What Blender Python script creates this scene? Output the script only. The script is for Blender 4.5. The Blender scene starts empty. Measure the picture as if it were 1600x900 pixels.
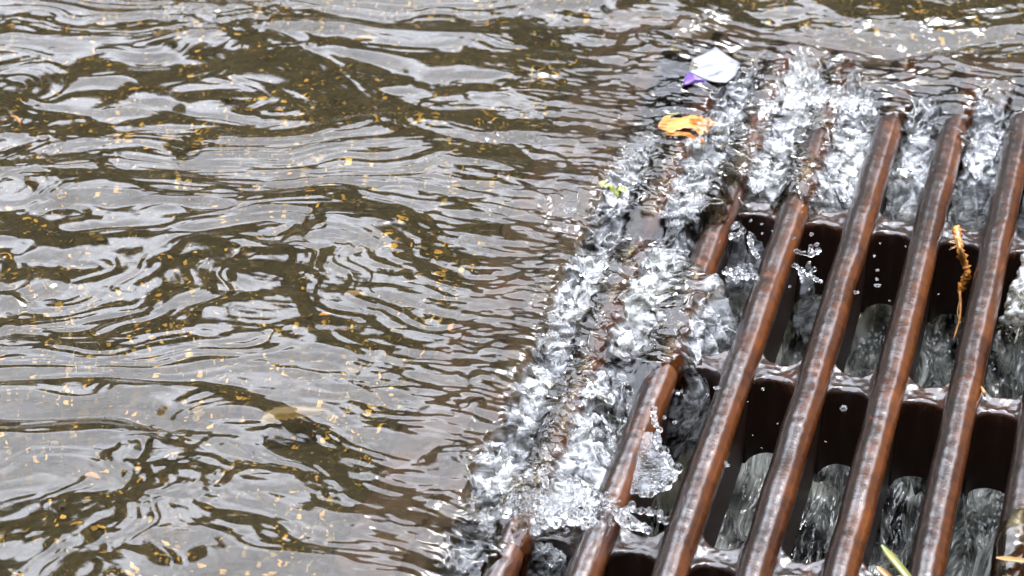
import bpy, math, random
import numpy as np
from mathutils import Vector, noise as mnoise

random.seed(7)
RNG = np.random.default_rng(11)
scene = bpy.context.scene
COL = scene.collection

# ------------------------------------------------------------------ camera
F = 4105.1                      # focal length in 1600-px units
TH = math.radians(33.4758)      # pitch below the horizon
DIST = 2.0
CAM = np.array([0.0, -DIST * math.cos(TH), DIST * math.sin(TH)])
cd = bpy.data.cameras.new('camera')
cam = bpy.data.objects.new('camera', cd)
COL.objects.link(cam)
cam.location = CAM.tolist()
cam.rotation_euler = (math.pi / 2 - TH, 0, 0)
cd.sensor_width = 36.0
cd.lens = F / 1600 * 36.0
cd.clip_start = 0.01
cd.clip_end = 500.0
cd.dof.use_dof = True
cd.dof.focus_distance = 1.93
cd.dof.aperture_fstop = 11.0
scene.camera = cam

# ------------------------------------------------------------------ world / sun
SUN_EL, SUN_AZ = math.radians(52), math.radians(35)
EXPOSURE = 1.95
world = bpy.data.worlds.new('World')
scene.world = world
world.use_nodes = True


class NT:
    """small node-tree helper"""
    def __init__(s, tree):
        s.t = tree
        tree.nodes.clear()

    def n(s, kind, **kw):
        nd = s.t.nodes.new(kind)
        for k, v in kw.items():
            if k.startswith('_'):
                continue
            setattr(nd, k, v)
        return nd

    def l(s, a, b):
        s.t.links.new(a, b)

    def put(s, sock, v):
        if hasattr(v, 'is_linked') or hasattr(v, 'node'):
            s.l(v, sock)
        else:
            sock.default_value = v

    def math(s, op, a, b=0.0, c=0.0, clamp=False):
        nd = s.n('ShaderNodeMath', operation=op)
        nd.use_clamp = clamp
        s.put(nd.inputs[0], a); s.put(nd.inputs[1], b); s.put(nd.inputs[2], c)
        return nd.outputs[0]

    def mix(s, f, a, b, mode='MIX'):
        nd = s.n('ShaderNodeMix', data_type='RGBA', blend_type=mode)
        s.put(nd.inputs[0], f); s.put(nd.inputs[6], a); s.put(nd.inputs[7], b)
        return nd.outputs[2]

    def noise(s, vec, scale, detail=4, rough=.55, dist=0.0, dim='3D'):
        nd = s.n('ShaderNodeTexNoise', noise_dimensions=dim)
        if vec is not None:
            s.l(vec, nd.inputs['Vector'])
        nd.inputs['Scale'].default_value = scale
        nd.inputs['Detail'].default_value = detail
        nd.inputs['Roughness'].default_value = rough
        nd.inputs['Distortion'].default_value = dist
        return nd.outputs[0]

    def ramp(s, f, stops, interp='LINEAR'):
        nd = s.n('ShaderNodeValToRGB')
        nd.color_ramp.interpolation = interp
        el = nd.color_ramp.elements
        while len(el) < len(stops):
            el.new(0.5)
        for e, (p, c) in zip(el, stops):
            e.position = p
            e.color = c if len(c) == 4 else (*c, 1)
        s.l(f, nd.inputs[0])
        return nd.outputs[0]

    def mapr(s, f, a, b, c=0.0, d=1.0, smooth=False):
        nd = s.n('ShaderNodeMapRange')
        nd.interpolation_type = 'SMOOTHSTEP' if smooth else 'LINEAR'
        s.put(nd.inputs[0], f)
        for i, v in enumerate((a, b, c, d)):
            s.put(nd.inputs[i + 1], v)
        return nd.outputs[0]

    def mapping(s, vec, loc=(0, 0, 0), rot=(0, 0, 0), scale=(1, 1, 1)):
        nd = s.n('ShaderNodeMapping')
        s.l(vec, nd.inputs[0])
        nd.inputs[1].default_value = loc
        nd.inputs[2].default_value = rot
        nd.inputs[3].default_value = scale
        return nd.outputs[0]


w = NT(world.node_tree)
# overcast daylight: Nishita sky greyed by cloud, street trees closing the lower sky
sky = w.n('ShaderNodeTexSky', sky_type='NISHITA')
sky.sun_disc = False
sky.sun_elevation = SUN_EL
sky.sun_rotation = SUN_AZ
sky.air_density = 1.0
sky.dust_density = 3.0
tc = w.n('ShaderNodeTexCoord')
dirv = tc.outputs['Generated']
sep = w.n('ShaderNodeSeparateXYZ')
w.l(dirv, sep.inputs[0])
el = w.math('ARCSINE', sep.outputs[2])
bw = w.n('ShaderNodeRGBToBW')
w.l(sky.outputs[0], bw.inputs[0])
grey = w.mix(1.0, (0.93, 0.965, 1.06, 1), bw.outputs[0], 'MULTIPLY')
cloud = w.noise(dirv, 2.6, 6, .6, .6)
cl = w.mapr(cloud, .30, .70, .62, 1.45)
over = w.mix(.88, w.mix(.6, sky.outputs[0], grey), (15.0, 15.7, 17.9, 1))     # even cloud deck over the Nishita sky
skyc = w.mix(1.0, over, cl, 'MULTIPLY')
hi = w.mapr(el, math.radians(28), math.radians(70), 1.0, 1.35)   # cloud deck thins overhead
skyc = w.mix(1.0, skyc, hi, 'MULTIPLY')
# tree line, its outline shaped to place the highlight on the bars
n1 = w.noise(dirv, 2.2, 9, .70, .3)
azim = w.math('ARCTAN2', sep.outputs[0], sep.outputs[1])
rise = w.math('MULTIPLY', w.mapr(azim, -.02, .05, 0, 1, True), w.mapr(azim, .50, .56, 1, 0, True))  # tree line raised here to keep bright sky off the bar tops
side = w.math('MAXIMUM', w.math('MULTIPLY', rise, .115),
              w.math('MAXIMUM', w.mapr(azim, .78, .90, 0, .35, True), w.mapr(azim, -.22, -.60, 0, .25, True)))
dip = w.math('MULTIPLY', w.mapr(azim, .53, .58, 0, .19, True), w.mapr(azim, .72, .78, 1, 0, True))    # opening added in the tree line to light a streak on the bars
side = w.math('SUBTRACT', side, dip)
edge = w.math('ADD', w.math('SUBTRACT', el, side), w.math('MULTIPLY', w.math('SUBTRACT', n1, .5), .42))
treef = w.mapr(edge, math.radians(31.3), math.radians(35.0), 0, 1, True)
n2 = w.noise(dirv, 30.0, 3, .6)
treec = w.mix(w.mapr(n2, .35, .7), (.08, .085, .055, 1), (.42, .44, .36, 1))
fin = w.mix(treef, treec, skyc)
bg = w.n('ShaderNodeBackground')
w.l(fin, bg.inputs[0])
bg.inputs[1].default_value = 0.15
wo = w.n('ShaderNodeOutputWorld')
w.l(bg.outputs[0], wo.inputs[0])

sd = bpy.data.lights.new('sun', 'SUN')
sun = bpy.data.objects.new('sun', sd)
COL.objects.link(sun)
sd.energy = 0.7
sd.angle = math.radians(14)
sd.color = (1.0, 0.97, 0.93)
sdir = Vector((math.sin(SUN_AZ) * math.cos(SUN_EL), math.cos(SUN_AZ) * math.cos(SUN_EL), math.sin(SUN_EL)))
sun.rotation_euler = sdir.to_track_quat('Z', 'Y').to_euler()

vs = scene.view_settings
vs.view_transform = 'Standard'
vs.look = 'None'
vs.gamma = 1.0
vs.use_curve_mapping = False
vs.exposure = EXPOSURE
cy = scene.cycles
cy.use_denoising = True
cy.caustics_refractive = True
cy.caustics_reflective = True
cy.max_bounces = 14
cy.transmission_bounces = 12
cy.transparent_max_bounces = 12
cy.glossy_bounces = 6
cy.diffuse_bounces = 3
cy.sample_clamp_indirect = 8.0
cy.blur_glossy = 0.3

# ------------------------------------------------------------------ coordinates
PHI = 0.26266156
CP, SP = math.cos(PHI), math.sin(PHI)
U0, PITCH, V0, RIB = 0.07647159, 0.05427371, 0.40130311, 0.22215821
R_BAR = 0.0120
RIB_W = 0.0205
Z_RIB = -0.016
Z_BOT = -0.086
BED = -0.030


def uv2xy(u, v):
    return u * CP + v * SP, -u * SP + v * CP


def xy2uv(x, y):
    return x * CP - y * SP, x * SP + y * CP


def at(px, py, z=0.0):
    """ground point under a point of the photograph, on the level z"""
    x = (px - 800) / F
    y = (450 - py) / F
    d = np.array([x, math.cos(TH) + y * math.sin(TH), -math.sin(TH) + y * math.cos(TH)])
    t = (z - CAM[2]) / d[2]
    return CAM + t * d


# ------------------------------------------------------------------ noise fields
def make_tile(n=1024, lam=26.0, seed=0):
    r = np.random.default_rng(seed)
    f = np.fft.rfft2(r.standard_normal((n, n)))
    ky = np.fft.fftfreq(n)[:, None]
    kx = np.fft.rfftfreq(n)[None, :]
    k = np.hypot(kx, ky)
    f *= np.exp(-((k - 1 / lam) / (0.45 / lam)) ** 2)
    t = np.fft.irfft2(f, s=(n, n))
    return (t / t.std()).astype(np.float32)


TILES = [make_tile(1024, 26.0, s) for s in range(3)]


def fld(x, y, lx, ly, seed=0):
    """smooth noise, unit std, feature wavelengths lx, ly (same unit as x, y)"""
    T = TILES[seed % 3]
    n = T.shape[0]
    sx = np.asarray(x) / lx * 26.0 + 137.31 * (seed + 1)
    sy = np.asarray(y) / ly * 26.0 + 311.77 * (seed + 1)
    ix = np.floor(sx).astype(np.int64); iy = np.floor(sy).astype(np.int64)
    fx = (sx - ix).astype(np.float32); fy = (sy - iy).astype(np.float32)

    def wts(t):
        return ((1 - t) ** 3 / 6, (3 * t ** 3 - 6 * t ** 2 + 4) / 6,
                (-3 * t ** 3 + 3 * t ** 2 + 3 * t + 1) / 6, t ** 3 / 6)
    wx, wy = wts(fx), wts(fy)
    out = np.zeros(sx.shape, np.float32)
    for j in range(4):
        row = (iy + j - 1) % n
        acc = 0
        for i in range(4):
            acc = acc + wx[i] * T[row, (ix + i - 1) % n]
        out += wy[j] * acc
    return out


def rot(x, y, deg):
    a = math.radians(deg)
    return x * math.cos(a) + y * math.sin(a), -x * math.sin(a) + y * math.cos(a)


def sstep(x, a, b):
    t = np.clip((x - a) / (b - a), 0, 1)
    return t * t * (3 - 2 * t)


class Field:
    """smooth surface through scattered values (linear radial basis)"""
    def __init__(s, pts, pix=True, smooth=1e-4):
        P = np.array([(*at(p[0], p[1])[:2],) if pix else (p[0], p[1]) for p in pts])
        V = np.array([p[2] for p in pts], float)
        n = len(P)
        K = np.sqrt(((P[:, None] - P[None]) ** 2).sum(-1) + 0.012 ** 2)
        A = np.zeros((n + 1, n + 1))
        A[:n, :n] = K
        A[:n, n] = 1; A[n, :n] = 1
        s.w = np.linalg.solve(A, np.append(V, 0))
        s.P = P

    def __call__(s, x, y):
        o = np.full(np.shape(x), s.w[-1], np.float64)
        for (a, b), wt in zip(s.P, s.w[:-1]):
            o += wt * np.sqrt((x - a) ** 2 + (y - b) ** 2 + 0.012 ** 2)
        return o


# level of the running water, millimetres above the bar tops
LEVEL = Field([
    (-400, -200, 12), (-400, 500, 12), (-400, 1200, 12), (0, 0, 12), (0, 450, 12), (0, 900, 12), (400, 0, 12),
    (400, 450, 12), (400, 900, 12), (650, 200, 12), (620, 600, 11), (640, 860, 10), (900, 30, 12), (1200, 20, 12),
    (1500, 20, 12), (1800, 0, 12), (1200, -300, 12), (600, -300, 12), (1800, -300, 12), (800, 300, 10.5), (770, 470, 9.5), (400, 1200, 12),
    (700, 1150, 9), (905, 350, 7), (830, 560, 7), (760, 760, 5), (990, 215, 7), (1100, 130, 7), (1230, 105, 7.5),
    (1400, 90, 7.5), (1550, 100, 8), (1650, 130, 7),
    (1020, 370, 2), (950, 540, 2), (905, 640, 2), (855, 775, 1.5), (838, 835, -3), (800, 880, -9),
    (960, 370, 2), (890, 560, 1), (840, 700, 1), (785, 830, -2), (740, 890, 0), (700, 1000, 4),
    (1080, 370, -1), (1010, 540, -2), (960, 650, -7), (905, 760, -2), (890, 815, -24), (870, 880, -80),
    (1130, 340, 1.6), (1100, 430, 1.6), (1062, 530, .3), (1040, 575, -5), (985, 700, -30), (940, 800, -14),
    (1195, 290, -5), (1240, 165, -1), (1222, 225, -5), (1190, 338, -100), (1160, 342, -100), (1172, 362, -130), (1150, 385, -110), (1180, 390, -120), (1166, 405, -115), (1140, 428, -50), (1140, 455, -9), (1125, 510, -14), (1100, 556, -14), (1087, 605, -75), (1060, 700, -110),
    (1285, 190, 1.8), (1270, 240, 1.2), (1252, 310, -1), (1225, 390, -45), (1150, 600, -125),
    (1320, 215, -9), (1300, 300, -13), (1284, 365, -115), (1262, 430, -130), (1240, 500, -130), (1195, 650, -130), (1215, 580, -130), (1090, 790, -130), (1100, 660, -125),
    (1405, 120, 2.5), (1390, 180, -1), (1365, 280, -40),
    (1450, 165, 0), (1440, 200, -12), (1425, 260, -36), (1405, 330, -110),
    (1510, 170, 2), (1498, 205, 0), (1480, 270, -30),
    (1555, 165, 0), (1545, 200, -12), (1530, 270, -36), (1515, 340, -110),
    (1600, 160, 3), (1592, 215, -3), (1570, 300, -14), (1640, 200, -14), (1630, 270, -70), (1610, 350, -110),
    (1300, 620, -130), (1400, 700, -130), (1500, 520, -130), (1200, 800, -130), (1050, 850, -130), (1500, 860, -130),
    (1400, 460, -130), (1595, 450, -120), (1750, 600, -130), (1300, 1000, -130), (1000, 1100, -120), (900, 1000, -110), (1600, 1100, -130),
    (1800, 300, -110), (1800, 160, -5)])
FOAM = Field([
    (0, 0, 0), (0, 450, 0), (0, 900, 0), (400, 200, 0), (400, 700, 0), (650, 100, 0), (650, 400, 0), (650, 880, 0),
    (715, 880, .4), (735, 800, .3), (770, 650, .1), (800, 560, .1), (835, 430, .1), (895, 290, .15), (960, 180, .1), (1000, 110, 0),
    (1100, 60, 0), (1300, 50, 0), (1500, 60, 0), (1700, 60, 0), (1380, 100, .1), (1500, 120, .15),
    (780, 780, .8), (800, 720, .8), (850, 800, 1.), (900, 760, 1), (870, 600, 1), (905, 450, .9), (960, 500, 1), (1020, 450, 1), (1100, 400, 1),
    (960, 340, .7), (1015, 370, .25), (1000, 300, .7), (1130, 480, 1), (1200, 190, 1), (1270, 140, 1), (1320, 180, 1),
    (1150, 250, 1), (1050, 270, .6), (1300, 270, 1), (1440, 200, .8), (1540, 210, .9), (1580, 150, .3), (1390, 150, .1),
    (930, 640, 1), (860, 690, 1), (950, 560, .5), (1080, 180, .1), (1110, 110, 0), (1130, 170, .6), (1425, 280, .6), (1530, 290, .6),
    (1050, 530, .9), (1120, 540, .8), (1040, 560, .2), (1000, 650, .1), (840, 860, .3), (1400, 400, .1), (1300, 400, .1), (1600, 600, .1), (1100, 800, .1)])

# ------------------------------------------------------------------ object helpers


def tag(o, label=None, cat=None, group=None, kind=None):
    if label: o['label'] = label
    if cat: o['category'] = cat
    if group: o['group'] = group
    if kind: o['kind'] = kind
    return o


def mesh_obj(name, verts, faces, mat, parent=None, smooth=True, quads=None):
    me = bpy.data.meshes.new(name)
    verts = np.asarray(verts, np.float32)
    if quads is not None:
        q = np.asarray(quads, np.int32)
        me.vertices.add(len(verts)); me.vertices.foreach_set('co', verts.ravel())
        me.loops.add(q.size); me.loops.foreach_set('vertex_index', q.ravel())
        me.polygons.add(len(q))
        k = q.shape[1]
        me.polygons.foreach_set('loop_start', np.arange(0, q.size, k, dtype=np.int32))
        me.polygons.foreach_set('loop_total', np.full(len(q), k, np.int32))
        me.update(calc_edges=True)
    else:
        me.from_pydata(verts.tolist(), [], faces)
        me.update()
    if smooth:
        me.polygons.foreach_set('use_smooth', np.ones(len(me.polygons), bool))
    o = bpy.data.objects.new(name, me)
    COL.objects.link(o)
    if mat: me.materials.append(mat)
    if parent: o.parent = parent
    return o


def attr(o, name, vals):
    a = o.data.attributes.new(name, 'FLOAT', 'POINT')
    a.data.foreach_set('value', np.asarray(vals, np.float32).ravel())


def grid_quads(nr, nc, keep=None):
    i = np.arange(nr * nc).reshape(nr, nc)
    q = np.stack([i[:-1, :-1], i[:-1, 1:], i[1:, 1:], i[1:, :-1]], -1).reshape(-1, 4)
    if keep is not None:
        q = q[keep.reshape(-1)]
    return q


def compact(verts, quads, *extra):
    used = np.zeros(len(verts), bool)
    used[quads.ravel()] = True
    m = np.cumsum(used) - 1
    return verts[used], m[quads], [e[used] for e in extra]


def empty(name, loc=(0, 0, 0), rz=0.0):
    o = bpy.data.objects.new(name, None)
    o.empty_display_size = .02
    o.location = loc
    o.rotation_euler = (0, 0, rz)
    COL.objects.link(o)
    return o


# ------------------------------------------------------------------ materials
def new_mat(name):
    m = bpy.data.materials.new(name)
    m.use_nodes = True
    return m, NT(m.node_tree)


def finish(nt, shader):
    o = nt.n('ShaderNodeOutputMaterial')
    nt.l(shader, o.inputs[0])


def principled(nt, **kw):
    p = nt.n('ShaderNodeBsdfPrincipled')
    for k, v in kw.items():
        nt.put(p.inputs[k.replace('_', ' ')], v)
    return p


def bump(nt, h, strength, dist, prev=None):
    b = nt.n('ShaderNodeBump')
    b.inputs['Strength'].default_value = strength
    b.inputs['Distance'].default_value = dist
    nt.l(h, b.inputs['Height'])
    if prev is not None:
        nt.l(prev, b.inputs['Normal'])
    return b.outputs[0]


def mat_rust(name='wet_rusted_iron', flank=True):
    """cast iron, rusted and worn: object space is grate space, x across, y along the bars"""
    m, t = new_mat(name)
    tcn = t.n('ShaderNodeTexCoord')
    oc = tcn.outputs['Object']
    along = t.mapping(oc, scale=(1, .22, 1))
    across = t.mapping(oc, scale=(.35, 1, 1))
    a1 = t.noise(oc, 18, 6, .65)
    a2 = t.noise(along, 320, 5, .7)
    a3 = t.noise(oc, 90, 5, .7)
    base = t.ramp(a1, [(.32, (.0035, .0014, .0007)), (.5, (.012, .0034, .0009)), (.66, (.032, .0085, .0014))])
    base = t.mix(t.mapr(a2, .48, .68), base, (.007, .0042, .003, 1))
    base = t.mix(t.mapr(a3, .60, .70), base, (.080, .020, .004, 1))
    a4 = t.noise(oc, 260, 4, .75)
    base = t.mix(t.mapr(a4, .50, .40), base, (.004, .0022, .0014, 1))
    # orange rust on the right-hand flanks; dim reflection on the left painted grey-brown
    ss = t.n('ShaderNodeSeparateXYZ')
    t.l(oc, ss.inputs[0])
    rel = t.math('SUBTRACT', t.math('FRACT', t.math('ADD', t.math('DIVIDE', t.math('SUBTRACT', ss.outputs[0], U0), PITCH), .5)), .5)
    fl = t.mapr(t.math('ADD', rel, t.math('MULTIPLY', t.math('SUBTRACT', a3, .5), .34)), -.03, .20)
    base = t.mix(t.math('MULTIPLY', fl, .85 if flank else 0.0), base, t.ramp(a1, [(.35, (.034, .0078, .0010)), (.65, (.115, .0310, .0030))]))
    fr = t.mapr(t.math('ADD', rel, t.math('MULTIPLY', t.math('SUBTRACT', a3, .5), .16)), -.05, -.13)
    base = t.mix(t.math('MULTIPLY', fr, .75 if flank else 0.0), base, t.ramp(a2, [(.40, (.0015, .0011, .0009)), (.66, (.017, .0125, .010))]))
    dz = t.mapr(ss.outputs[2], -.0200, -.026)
    base = t.mix(t.math('MULTIPLY', dz, .93), base, (.010, .0042, .0022, 1))  # shade on webs and rib faces painted into the iron colour
    h1 = t.noise(across, 560, 5, .68, 1.0)
    h2 = t.noise(oc, 900, 3, .7)
    h3 = t.noise(oc, 60, 4, .6)
    nrm = bump(t, h3, .15, .0010)
    nrm = bump(t, h1, .24, .0005, nrm)
    nrm = bump(t, a4, .14, .0008, nrm)
    nrm2 = bump(t, h2, .55, .0006, nrm)
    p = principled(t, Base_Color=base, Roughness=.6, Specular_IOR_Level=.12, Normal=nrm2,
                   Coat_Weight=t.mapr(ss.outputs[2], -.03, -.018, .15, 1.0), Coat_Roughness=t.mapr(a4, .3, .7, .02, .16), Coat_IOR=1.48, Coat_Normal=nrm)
    finish(t, p.outputs[0])
    return m


def mat_silt():
    m, t = new_mat('silted_iron')
    oc = t.n('ShaderNodeTexCoord').outputs['Object']
    a = t.noise(oc, 30, 6, .65, .6)
    b = t.noise(oc, 140, 5, .65)
    c = t.ramp(a, [(.35, (.012, .0085, .004)), (.52, (.036, .020, .010)), (.68, (.060, .029, .014))])
    c = t.mix(t.mapr(b, .58, .72), c, (.075, .055, .022, 1))
    p = principled(t, Base_Color=c, Roughness=.7, Normal=bump(t, b, .6, .002))
    finish(t, p.outputs[0])
    return m


def mat_asphalt():
    m, t = new_mat('wet_asphalt')
    tcn = t.n('ShaderNodeTexCoord')
    oc = tcn.outputs['Object']
    v = t.n('ShaderNodeTexVoronoi')
    v.inputs['Scale'].default_value = 170
    t.l(oc, v.inputs['Vector'])
    big = t.noise(oc, 9, 5, .6)
    mid = t.noise(oc, 70, 4, .65)
    c = t.ramp(v.outputs['Color'], [(0, (.005, .0038, .0010)), (.55, (.020, .0145, .0036)), (.85, (.055, .038, .009)), (1, (.15, .095, .020))])
    c = t.mix(t.mapr(mid, .4, .65), c, (.026, .0195, .0042, 1))
    c = t.mix(t.mapr(big, .45, .7, 0, .7), c, (.021, .0165, .0042, 1))
    nrm = bump(t, v.outputs['Distance'], .8, .003)
    p = principled(t, Base_Color=c, Roughness=.75, Normal=nrm)
    finish(t, p.outputs[0])
    return m


def mat_water():
    m, t = new_mat('running_water')
    tcn = t.n('ShaderNodeTexCoord')
    oc = tcn.outputs['Object']
    gr = t.n('ShaderNodeBsdfRefraction')
    gr.inputs['IOR'].default_value = 1.333
    gr.inputs['Roughness'].default_value = 0.0
    gr.inputs['Color'].default_value = (.80, .745, .60, 1)        # silty rainwater
    gl = t.n('ShaderNodeBsdfAnisotropic')
    gl.inputs['Roughness'].default_value = 0.0
    gl.inputs['Color'].default_value = (1, 1, 1, 1)
    fr = t.n('ShaderNodeFresnel')
    fr.inputs['IOR'].default_value = 1.37
    g = t.n('ShaderNodeMixShader')
    t.l(fr.outputs[0], g.inputs[0]); t.l(gr.outputs[0], g.inputs[1]); t.l(gl.outputs[0], g.inputs[2])
    at_ = t.n('ShaderNodeAttribute', attribute_name='foam')
    foam = at_.outputs['Fac']
    fine = t.noise(t.mapping(oc, scale=(.5, 1, 1)), 150, 4, .6, 1.5)
    fine2 = t.noise(oc, 420, 4, .65, 1.0)
    hh = t.math('ADD', t.math('MULTIPLY', fine, t.math('ADD', t.math('MULTIPLY', foam, .6), .06)),
                t.math('MULTIPLY', fine2, t.math('MULTIPLY', foam, .4)))
    nrm = bump(t, hh, .5, .0022)
    soft = t.mapr(foam, .3, .9, 0, .02)
    t.l(soft, gr.inputs['Roughness']); t.l(soft, gl.inputs['Roughness'])
    t.l(nrm, gr.inputs['Normal']); t.l(nrm, gl.inputs['Normal']); t.l(nrm, fr.inputs['Normal'])
    # bubbles carried in the broken water
    r = t.mapping(oc, rot=(0, 0, math.radians(20)), scale=(.38, 1, 1))
    bn = t.noise(r, 85, 6, .68, 1.0)
    streak = t.noise(t.mapping(oc, rot=(0, 0, math.radians(20)), scale=(.22, 1, 1)), 170, 5, .65, .8)
    bf = t.mapr(t.math('ADD', bn, t.math('MULTIPLY', foam, .22)), .52, .82, 0, .80)
    bf = t.math('MULTIPLY', bf, t.mapr(foam, .25, .7))
    fc = t.ramp(t.math('ADD', t.math('MULTIPLY', streak, .6), t.math('MULTIPLY', bn, .4)), [(.34, (.11, .115, .116)), (.46, (.24, .248, .25)), (.58, (.50, .51, .52))])
    fc = t.mix(t.mapr(t.noise(oc, 14, 3, .6), .48, .66, 0, .30), fc, (.21, .20, .12, 1))
    p = principled(t, Base_Color=fc, Roughness=.25, Normal=nrm, IOR=1.33,
                   Coat_Weight=.8, Coat_Roughness=.03, Coat_Normal=nrm)
    mx = t.n('ShaderNodeMixShader')
    t.l(bf, mx.inputs[0]); t.l(g.outputs[0], mx.inputs[1]); t.l(p.outputs[0], mx.inputs[2])
    finish(t, mx.outputs[0])
    return m


def mat_drop():
    m, t = new_mat('clear_water')
    oc = t.n('ShaderNodeTexCoord').outputs['Object']
    g = t.n('ShaderNodeBsdfGlass')
    g.inputs['IOR'].default_value = 1.333
    g.inputs['Roughness'].default_value = 0.0
    t.l(bump(t, t.noise(oc, 260, 3, .5, .8), .35, .002), g.inputs['Normal'])
    p = principled(t, Base_Color=(.40, .43, .45, 1), Roughness=.15, IOR=1.33)
    mx = t.n('ShaderNodeMixShader')
    bf = t.mapr(t.noise(oc, 160, 4, .6, 1), .5, .78, .0, .35)
    t.l(bf, mx.inputs[0]); t.l(g.outputs[0], mx.inputs[1]); t.l(p.outputs[0], mx.inputs[2])
    finish(t, mx.outputs[0])
    return m


def mat_fall():
    """water tumbling below the grate, grey with air"""
    m, t = new_mat('tumbling_water')
    oc = t.n('ShaderNodeTexCoord').outputs['Object']
    st = t.mapping(t.mapping(oc, rot=(0, 0, PHI)), scale=(1, .16, 1))
    a = t.noise(st, 60, 3, .5, .15)
    b = t.noise(st, 240, 3, .5, .1)
    dk = t.noise(t.mapping(oc, scale=(1, .5, 1)), 26, 3, .6, .3)
    c = t.ramp(a, [(.36, (.08, .084, .070)), (.52, (.24, .25, .215)), (.66, (.56, .57, .52))])
    c = t.mix(t.mapr(dk, .46, .60), c, (.006, .006, .005, 1))
    nrm = bump(t, a, .9, .020)
    nrm = bump(t, b, .35, .004, nrm)
    p = principled(t, Base_Color=c, Roughness=.12, IOR=1.33, Normal=nrm, Coat_Weight=1, Coat_Roughness=.02, Coat_IOR=1.6, Coat_Normal=nrm)
    finish(t, p.outputs[0])
    return m


def mat_plain(name, col, rough=.6, var=None, scale=120, bumpd=.0008, coat=0.0, trans=0.0):
    m, t = new_mat(name)
    oc = t.n('ShaderNodeTexCoord').outputs['Object']
    a = t.noise(oc, scale, 5, .65)
    c = t.mix(t.mapr(a, .35, .65), (*col, 1), (*(var or col), 1))
    p = principled(t, Base_Color=c, Roughness=rough, Normal=bump(t, a, .6, bumpd), Coat_Weight=coat, Coat_Roughness=.08)
    if trans:
        p.inputs['Subsurface Weight'].default_value = trans
        p.inputs['Subsurface Radius'].default_value = (.002, .002, .001)
    finish(t, p.outputs[0])
    return m


def mat_litter():
    m, t = new_mat('leaf_litter')
    at_ = t.n('ShaderNodeAttribute', attribute_name='tone')
    oc = t.n('ShaderNodeTexCoord').outputs['Object']
    c = t.ramp(at_.outputs['Fac'], [(0, (.020, .018, .005)), (.25, (.085, .068, .012)), (.42, (.22, .15, .022)),
                                   (.62, (.46, .27, .035)), (.82, (.56, .37, .08)), (.95, (.52, .26, .03)), (1, (.30, .09, .012))])
    c = t.mix(t.mapr(t.noise(oc, 400, 3, .6), .4, .7, 0, .5), c, (.05, .035, .015, 1))
    p = principled(t, Base_Color=c, Roughness=.6)
    finish(t, p.outputs[0])
    return m


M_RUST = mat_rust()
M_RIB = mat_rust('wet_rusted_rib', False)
M_ASPH = mat_asphalt()
M_SILT = mat_silt()
M_WATER = mat_water()
M_DROP = mat_drop()
M_FALL = mat_fall()
M_PIT = mat_plain('wet_concrete', (.045, .042, .038), .6, (.085, .08, .07), 40, .002, .5)
M_LIT = mat_litter()

# ------------------------------------------------------------------ street with the opening for the drain
KL, KR = -1, 9                                   # outermost bars carry the frame
uL, uR = U0 + KL * PITCH, U0 + KR * PITCH
vT, vB = V0 + RIB_W, V0 - 4 * RIB
FR = 0.058                                       # frame width
ou0, ou1, ov0, ov1 = uL - FR, uR + FR, vB - FR, vT + FR
BIG = 60.0
us = [-BIG, -2, ou0, ou1, 2, BIG]
vsx = [-BIG, -2, ov0, ov1, 2, BIG]
V = [(*uv2xy(u, v), BED) for v in vsx for u in us]
fs = []
for j in range(5):
    for i in range(5):
        if i == 2 and j == 2: continue
        a = j * 6 + i
        fs.append((a, a + 1, a + 7, a + 6))
street = mesh_obj('street', V, fs, M_ASPH, smooth=False)
tag(street, 'dark wet asphalt strewn with leaf bits under the running water', 'street', kind='structure')

# shaft walls under the grate
sw, sh = .012, .75
pu0, pu1, pv0, pv1 = ou0 + .03, ou1 - .03, ov0 + .03, ov1 - .03
V, fs = [], []
N = 14
ring = [(pu0, pv0), (pu1, pv0), (pu1, pv1), (pu0, pv1)]
for k in range(N):
    z = BED - .0008 - k * sh / (N - 1)
    for q, (a, b) in enumerate(ring):
        V.append((*uv2xy(a, b), z))
for k in range(N - 1):
    for q in range(4):
        a = k * 4 + q; b = k * 4 + (q + 1) % 4
        fs.append((a, b, b + 4, a + 4))
fs.append(tuple(range((N - 1) * 4, N * 4)))
shaft = mesh_obj('drain_shaft', V, fs, M_PIT, smooth=False)
tag(shaft, 'wet concrete shaft below the rusty drain grate', 'drain shaft', kind='structure')

# ------------------------------------------------------------------ the grate
grate = empty('drain_grate', (0, 0, 0), -PHI)
tag(grate, 'rusty cast iron storm drain grate with long round bars and rounded slots', 'drain grate')

prof = []
for a in np.linspace(math.radians(212), math.radians(-32), 27):
    prof.append((R_BAR * math.cos(a), -R_BAR + R_BAR * math.sin(a)))
rx, rz = prof[-1]
right = [(rx + (.0082 - rx) * t, rz + (Z_BOT - rz) * t) for t in (.15, .3, .5, .75, 1)]
prof = [(-x, z) for x, z in right[::-1]] + prof + right
prof = np.array(prof)


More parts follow.
